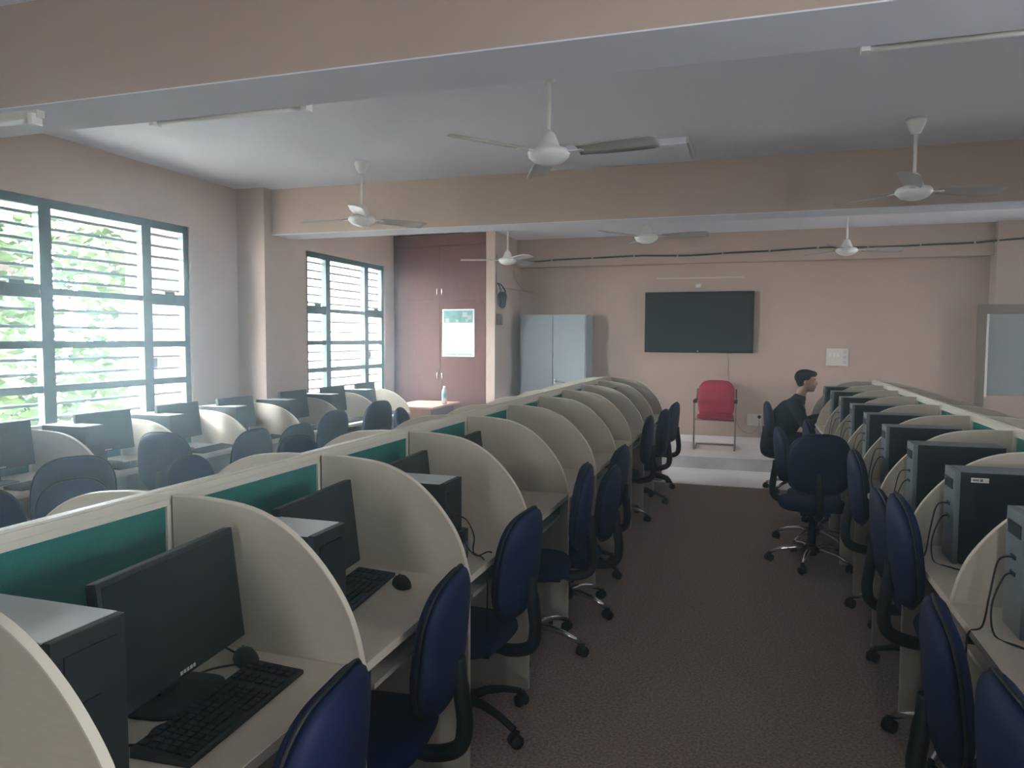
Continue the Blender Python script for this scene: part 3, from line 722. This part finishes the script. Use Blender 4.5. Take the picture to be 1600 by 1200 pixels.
bm = B(); lathe(bm, [(0.0,0.0),(0.034,0.0),(0.036,0.01),(0.036,0.07),(0.033,0.08),(0.036,0.09),(0.036,0.16),(0.030,0.19),(0.014,0.215),(0.014,0.225)], 18); obj('body', bm, M['liquid'], bo)
bm = B(); lathe(bm, [(0.0365,0.095),(0.0365,0.15)], 18, cap=False); obj('paper_label', bm, mat('green_label',(0.08,0.36,0.30),0.5), bo)
bm = B(); lathe(bm, [(0.016,0.22),(0.016,0.245),(0.0,0.246)], 14); obj('cap', bm, M['white'], bo)

# ------------------------------------------------------------------ framed partition at the back right
fp = thing('framed_partition', 'brown framed board with grey pane at the right end of the far wall', 'partition', (2.72, 10.80, 0.153))
boxo('stile', 0.0, 0.10, 0.0, 0.04, 0.0, 1.95, M['browndark'], fp)
boxo('head_rail', 0.10, 1.60, 0.0, 0.04, 1.83, 1.95, M['browndark'], fp)
boxo('stile', 1.50, 1.60, 0.0, 0.04, 0.0, 1.83, M['browndark'], fp)
boxo('lower_panel', 0.10, 1.50, 0.015, 0.03, 0.0, 0.80, M['peach'], fp)
boxo('grey_pane', 0.125, 1.50, 0.018, 0.026, 0.80, 1.83, M['greypane'], fp)
boxo('edge_strip', 0.10, 0.125, -0.01, 0.02, 0.78, 1.83, M['white'], fp)
rd = thing('desk', 'small desk with white side panel near the right wall behind the right row', 'desk', (3.35, 9.35, 0.0))
boxo('worktop', -0.28, 0.6, -0.4, 0.2, 0.73, 0.755, M['laminate'], rd); boxo('side_panel', -0.30, -0.28, -0.4, 0.2, 0, 1.16, M['white'], rd); boxo('side_panel', 0.58, 0.6, -0.4, 0.2, 0, 0.73, M['laminate'], rd)
place(MON, False, (3.36, 9.15, 0.7555), -PI/2, 'dark monitor beside a white upright panel at the right edge', 'monitors by the right wall')

# ------------------------------------------------------------------ ceiling fans
def fan_proto():
    """origin on the ceiling"""
    f = thing('ceiling_fan', 'x', 'fan', group='x')
    bm = B(); lathe(bm, [(0.065,0.0),(0.065,-0.02),(0.045,-0.07),(0.03,-0.10),(0.012,-0.105)], 20); obj('canopy', bm, M['white'], f)
    bm = B(); lathe(bm, [(0.011,-0.10),(0.011,-0.40)], 12); obj('downrod', bm, M['white'], f)
    bm = B(); lathe(bm, [(0.012,-0.36),(0.035,-0.38),(0.055,-0.43),(0.065,-0.455),(0.105,-0.465),(0.118,-0.485),(0.112,-0.505),(0.085,-0.530),(0.045,-0.545),(0.0,-0.548)], 28); obj('motor', bm, M['white'], f)
    for k in range(3):
        a = 2*PI*k/3
        R = Matrix.Rotation(a,4,'Z')
        bm = B(); box(bm, 0.10, 0.20, -0.018, 0.018, -0.488, -0.482, R)
        arm = obj('blade_arm', bm, M['white'], f)
        bm = B(); 
        pr = []
        N = 14
        top = []; bot = []
        for i in range(N+1):
            x = 0.17 + 0.44*i/N
            wd_ = 0.050 + 0.018*math.sin(min(1, i/N*1.6)*PI/2)
            if i == N: wd_ *= 0.75
            for lst, z0 in ((top, 0.0025), (bot, -0.0025)):
                row = []
                for j in range(5):
                    s = -1 + j/2
                    y = s*wd_; z = -0.484 + z0 - 0.24*y - 0.010*(1-s*s)*-1
                    row.append(bm.verts.new(R @ Vector((x, y, z))))
                lst.append(row)
        for i in range(N):
            for j in range(4):
                bm.faces.new((top[i][j], top[i+1][j], top[i+1][j+1], top[i][j+1])).smooth = True
                bm.faces.new((bot[i][j+1], bot[i+1][j+1], bot[i+1][j], bot[i][j])).smooth = True
        for i in range(N):
            bm.faces.new((top[i][0], bot[i][0], bot[i+1][0], top[i+1][0])); bm.faces.new((top[i][4], top[i+1][4], bot[i+1][4], bot[i][4]))
        for j in range(4):
            bm.faces.new((top[0][j], top[0][j+1], bot[0][j+1], bot[0][j])); bm.faces.new((top[N][j], bot[N][j], bot[N][j+1], top[N][j+1]))
        obj('blade', bm, M['blade'], arm)
    return f
FAN = fan_proto(); GF = 'white ceiling fans'
for i, (x, y, deg, lab) in enumerate([
    (-1.09, 4.02, 112, 'white three-blade ceiling fan nearest the camera, at the centre of the ceiling'),
    (-3.21, 5.74, -65, 'white ceiling fan at left, in front of the second beam near the windows'),
    (1.03, 5.74, 17, 'white ceiling fan at right, in front of the second beam'),
    (-3.05, 9.25, 75, 'small far ceiling fan beside the wardrobe'),
    (-1.03, 7.55, -6, 'far ceiling fan in the middle, just under the second beam'),
    (1.0, 9.25, 10, 'small far ceiling fan above the seated person')]):
    place(FAN, i == 0, (x, y, ZC), math.radians(deg), lab, GF)

# ------------------------------------------------------------------ tube lights and tray
def batten(loc, L, label, rz=0.0, zt=0):
    t = thing('tube_light', label, 'light fitting', loc, rz, 'unlit tube light fittings')
    bm = B(); box(bm, -L/2, L/2, 0.0, 0.035, -0.02, 0.02, bevel=0.003); obj('batten', bm, M['offwhite'], t)
    bm = B(); tube(bm, [(-L/2+0.03,0.052,-0.022),(L/2-0.03,0.052,-0.022)], 0.013, 10); obj('tube', bm, M['white'], t)
    for s in (-1,1): boxo('end_holder', s*(L/2-0.02)-0.014, s*(L/2-0.02)+0.014, 0.02, 0.07, -0.04, 0.012, M['white'], t)
    return t
batten((-2.39, 2.96, 2.72), 0.9, 'unlit tube light along the near beam, left of centre')
batten((0.97, 2.96, 2.72), 1.25, 'unlit tube light along the near beam at the right')
t_ = batten((-3.55, 2.66, 2.69), 0.8, 'shiny tube light under the near beam at the left edge', 0.0); t_.rotation_euler = (-PI/2, 0, 0)
ct = thing('ceiling_tray', 'white rectangular cable box on the ceiling behind the nearest fan', 'cable box', (-0.95, 6.0, ZC))
boxo('cover', -0.47, 0.45, -0.26, 0.26, -0.05, 0.0, M['ceiling'], ct, bevel=0.003); boxo('end_cap', 0.45, 0.47, -0.26, 0.26, -0.045, 0.0, M['towertop'], ct)

# ------------------------------------------------------------------ the seated person
PX, PY = 0.025, 8.56
def chain(bm, pts, radii, seg=14):
    """capsule chain with rounded ends through pts"""
    pts = [Vector(p) for p in pts]
    P = spline(pts, 5); R = []
    n = len(pts)
    for i in range(n-1):
        for k in range(5): R.append(radii[i] + (radii[i+1]-radii[i])*k/5)
    R.append(radii[-1])
    d0 = (P[0]-P[1]).normalized(); d1 = (P[-1]-P[-2]).normalized()
    e0 = [(P[0]+d0*R[0]*s, R[0]*math.sqrt(max(0.02, 1-s*s))) for s in (0.98, 0.8, 0.5)]
    e1 = [(P[-1]+d1*R[-1]*s, R[-1]*math.sqrt(max(0.02, 1-s*s))) for s in (0.5, 0.8, 0.98)]
    Q = [a for a, _ in e0] + P + [a for a, _ in e1]; RR = [r for _, r in e0] + R + [r for _, r in e1]
    tube(bm, Q, RR, seg)
def ell(bm, c, r, seg=20, rot=None):
    m = Matrix.Translation(c) @ (rot or Matrix.Identity(4)) @ Matrix.Diagonal((*r, 1))
    bmesh.ops.create_uvsphere(bm, u_segments=seg, v_segments=14, radius=1.0, matrix=m)
def remesh(o, v, smooth=4):
    r = o.modifiers.new('remesh', 'REMESH'); r.mode = 'VOXEL'; r.voxel_size = v; r.use_smooth_shade = True
    s = o.modifiers.new('smooth', 'SMOOTH'); s.iterations = smooth; s.factor = 0.5
    return o
pr = thing('person', 'person in a black jacket with short dark hair leaning forward at the right desk row', 'person', (PX, PY, 0))
bm = B()
# head, neck, face (faces +x, slightly down)
hc = Vector((0.545, 0, 1.205))
tilt = Matrix.Rotation(0.10, 4, 'Y')
ell(bm, hc+Vector((-0.012,0,0.025)), (0.098,0.075,0.088), rot=tilt)
ell(bm, hc+Vector((0.030,0,-0.040)), (0.062,0.056,0.078), rot=tilt)
ell(bm, hc+Vector((0.058,0,-0.098)), (0.026,0.030,0.020))
chain(bm, [hc+Vector((0.082,0,0.010)), hc+Vector((0.104,0,-0.026)), hc+Vector((0.094,0,-0.038))], [0.008,0.013,0.009], 8)
ell(bm, hc+Vector((0.086,0,-0.060)), (0.012,0.024,0.006)); ell(bm, hc+Vector((0.084,0,-0.072)), (0.012,0.022,0.007))
ell(bm, hc+Vector((0.072,0,0.022)), (0.018,0.050,0.010))
for s in (-1,1):
    ell(bm, hc+Vector((-0.012,s*0.076,-0.018)), (0.018,0.008,0.032)); ell(bm, hc+Vector((0.072,s*0.030,-0.002)), (0.010,0.014,0.010))
chain(bm, [(0.47,0,1.00),(0.50,0,1.09),(0.53,0,1.15)], [0.058,0.052,0.050])
# torso core and limbs under the clothes
chain(bm, [(0.25,0,0.54),(0.32,0,0.70),(0.42,0,0.88),(0.46,0,0.98)], [0.12,0.11,0.12,0.08])
for s in (-1,1):
    chain(bm, [(0.44,s*0.17,0.93),(0.50,s*0.20,0.80),(0.56,s*0.20,0.74)], [0.045,0.042,0.038]); chain(bm, [(0.56,s*0.20,0.74),(0.68,s*0.14,0.79),(0.78,s*0.12,0.812)], [0.038,0.032,0.026])
    # hand: palm, five fingers
    ell(bm, (0.815,s*0.12,0.812), (0.045,0.038,0.014))
    for j, (dy, ln) in enumerate(((-0.028,0.060),(-0.010,0.070),(0.009,0.066),(0.026,0.052))):
        y = s*0.12 + dy
        chain(bm, [(0.845,y,0.815),(0.845+ln*.55,y,0.818),(0.845+ln,y,0.803)], [0.0095,0.0088,0.0078], 8)
    chain(bm, [(0.80,s*0.085,0.808),(0.835,s*0.066,0.805),(0.862,s*0.062,0.798)], [0.011,0.010,0.009], 8)
    chain(bm, [(0.26,s*0.09,0.53),(0.50,s*0.12,0.53),(0.66,s*0.12,0.52)], [0.08,0.07,0.055]); chain(bm, [(0.66,s*0.12,0.52),(0.58,s*0.12,0.30),(0.50,s*0.12,0.10)], [0.055,0.048,0.036])
    chain(bm, [(0.50,s*0.12,0.10),(0.56,s*0.12,0.055),(0.62,s*0.12,0.045)], [0.036,0.034,0.028])
body = remesh(obj('body', bm, M['skin'], pr), 0.006, 3)
bm = B()
for s in (-1,1): ell(bm, hc+Vector((0.081,s*0.030,-0.003)), (0.005,0.010,0.006))
obj('eye', bm, M['white'], pr)
bm = B()
for s in (-1,1):
    ell(bm, hc+Vector((0.0845,s*0.030,-0.003)), (0.003,0.005,0.005)); chain(bm, [hc+Vector((0.085,s*0.012,0.018)), hc+Vector((0.084,s*0.032,0.024)), hc+Vector((0.072,s*0.052,0.016))], [0.004,0.005,0.003], 6)
obj('eyebrow', bm, M['hair'], pr)
bm = B()
ell(bm, hc+Vector((-0.026,0,0.040)), (0.100,0.083,0.086), rot=tilt); ell(bm, hc+Vector((0.030,0,0.076)), (0.075,0.066,0.040)); ell(bm, hc+Vector((-0.055,0,0.002)), (0.052,0.072,0.070)); ell(bm, hc+Vector((0.058,0.005,0.064)), (0.034,0.052,0.024))
for k in range(26):
    a = random.uniform(-0.5, PI+0.5); ell(bm, hc+Vector((-0.01+0.085*math.cos(a), random.uniform(-.045,.045), 0.055+0.058*max(0,math.sin(a)))), (0.022,0.018,0.014), 8)
remesh(obj('hair', bm, M['hair'], pr), 0.006, 2)
bm = B()
chain(bm, [(0.25,0,0.53),(0.285,0,0.66),(0.35,0,0.79),(0.425,0,0.91),(0.455,0,0.965)], [0.160,0.158,0.165,0.140,0.085], 20)
chain(bm, [(0.26,-0.09,0.52),(0.30,-0.08,0.68),(0.38,-0.09,0.85),(0.42,-0.11,0.93)], [0.10,0.11,0.12,0.075]); chain(bm, [(0.26,0.09,0.52),(0.30,0.08,0.68),(0.38,0.09,0.85),(0.42,0.11,0.93)], [0.10,0.11,0.12,0.075])
chain(bm, [(0.455,0,0.975),(0.472,0,1.008)], [0.085,0.074])
for s in (-1,1):
    chain(bm, [(0.42,s*0.12,0.945),(0.455,s*0.185,0.90),(0.50,s*0.215,0.80),(0.56,s*0.215,0.745)], [0.075,0.070,0.060,0.055]); chain(bm, [(0.56,s*0.215,0.745),(0.66,s*0.165,0.79),(0.775,s*0.125,0.815)], [0.055,0.047,0.038])
remesh(obj('jacket', bm, M['jacket'], pr), 0.009, 3)
bm = B()
chain(bm, [(0.24,-0.08,0.54),(0.24,0.08,0.54)], [0.125,0.125], 18)
for s in (-1,1):
    chain(bm, [(0.25,s*0.09,0.545),(0.48,s*0.125,0.55),(0.655,s*0.125,0.535)], [0.105,0.088,0.072]); chain(bm, [(0.655,s*0.125,0.525),(0.585,s*0.125,0.31),(0.51,s*0.125,0.115)], [0.072,0.062,0.052])
remesh(obj('trousers', bm, M['trouser'], pr), 0.009, 3)
for s in (-1,1):
    bm = B(); chain(bm, [(0.48,s*0.125,0.055),(0.56,s*0.125,0.05),(0.65,s*0.125,0.042)], [0.042,0.044,0.034], 12); box(bm, 0.44, 0.68, s*0.125-0.038, s*0.125+0.038, 0.003, 0.02); remesh(obj('shoe', bm, M['black'], pr), 0.008, 2)
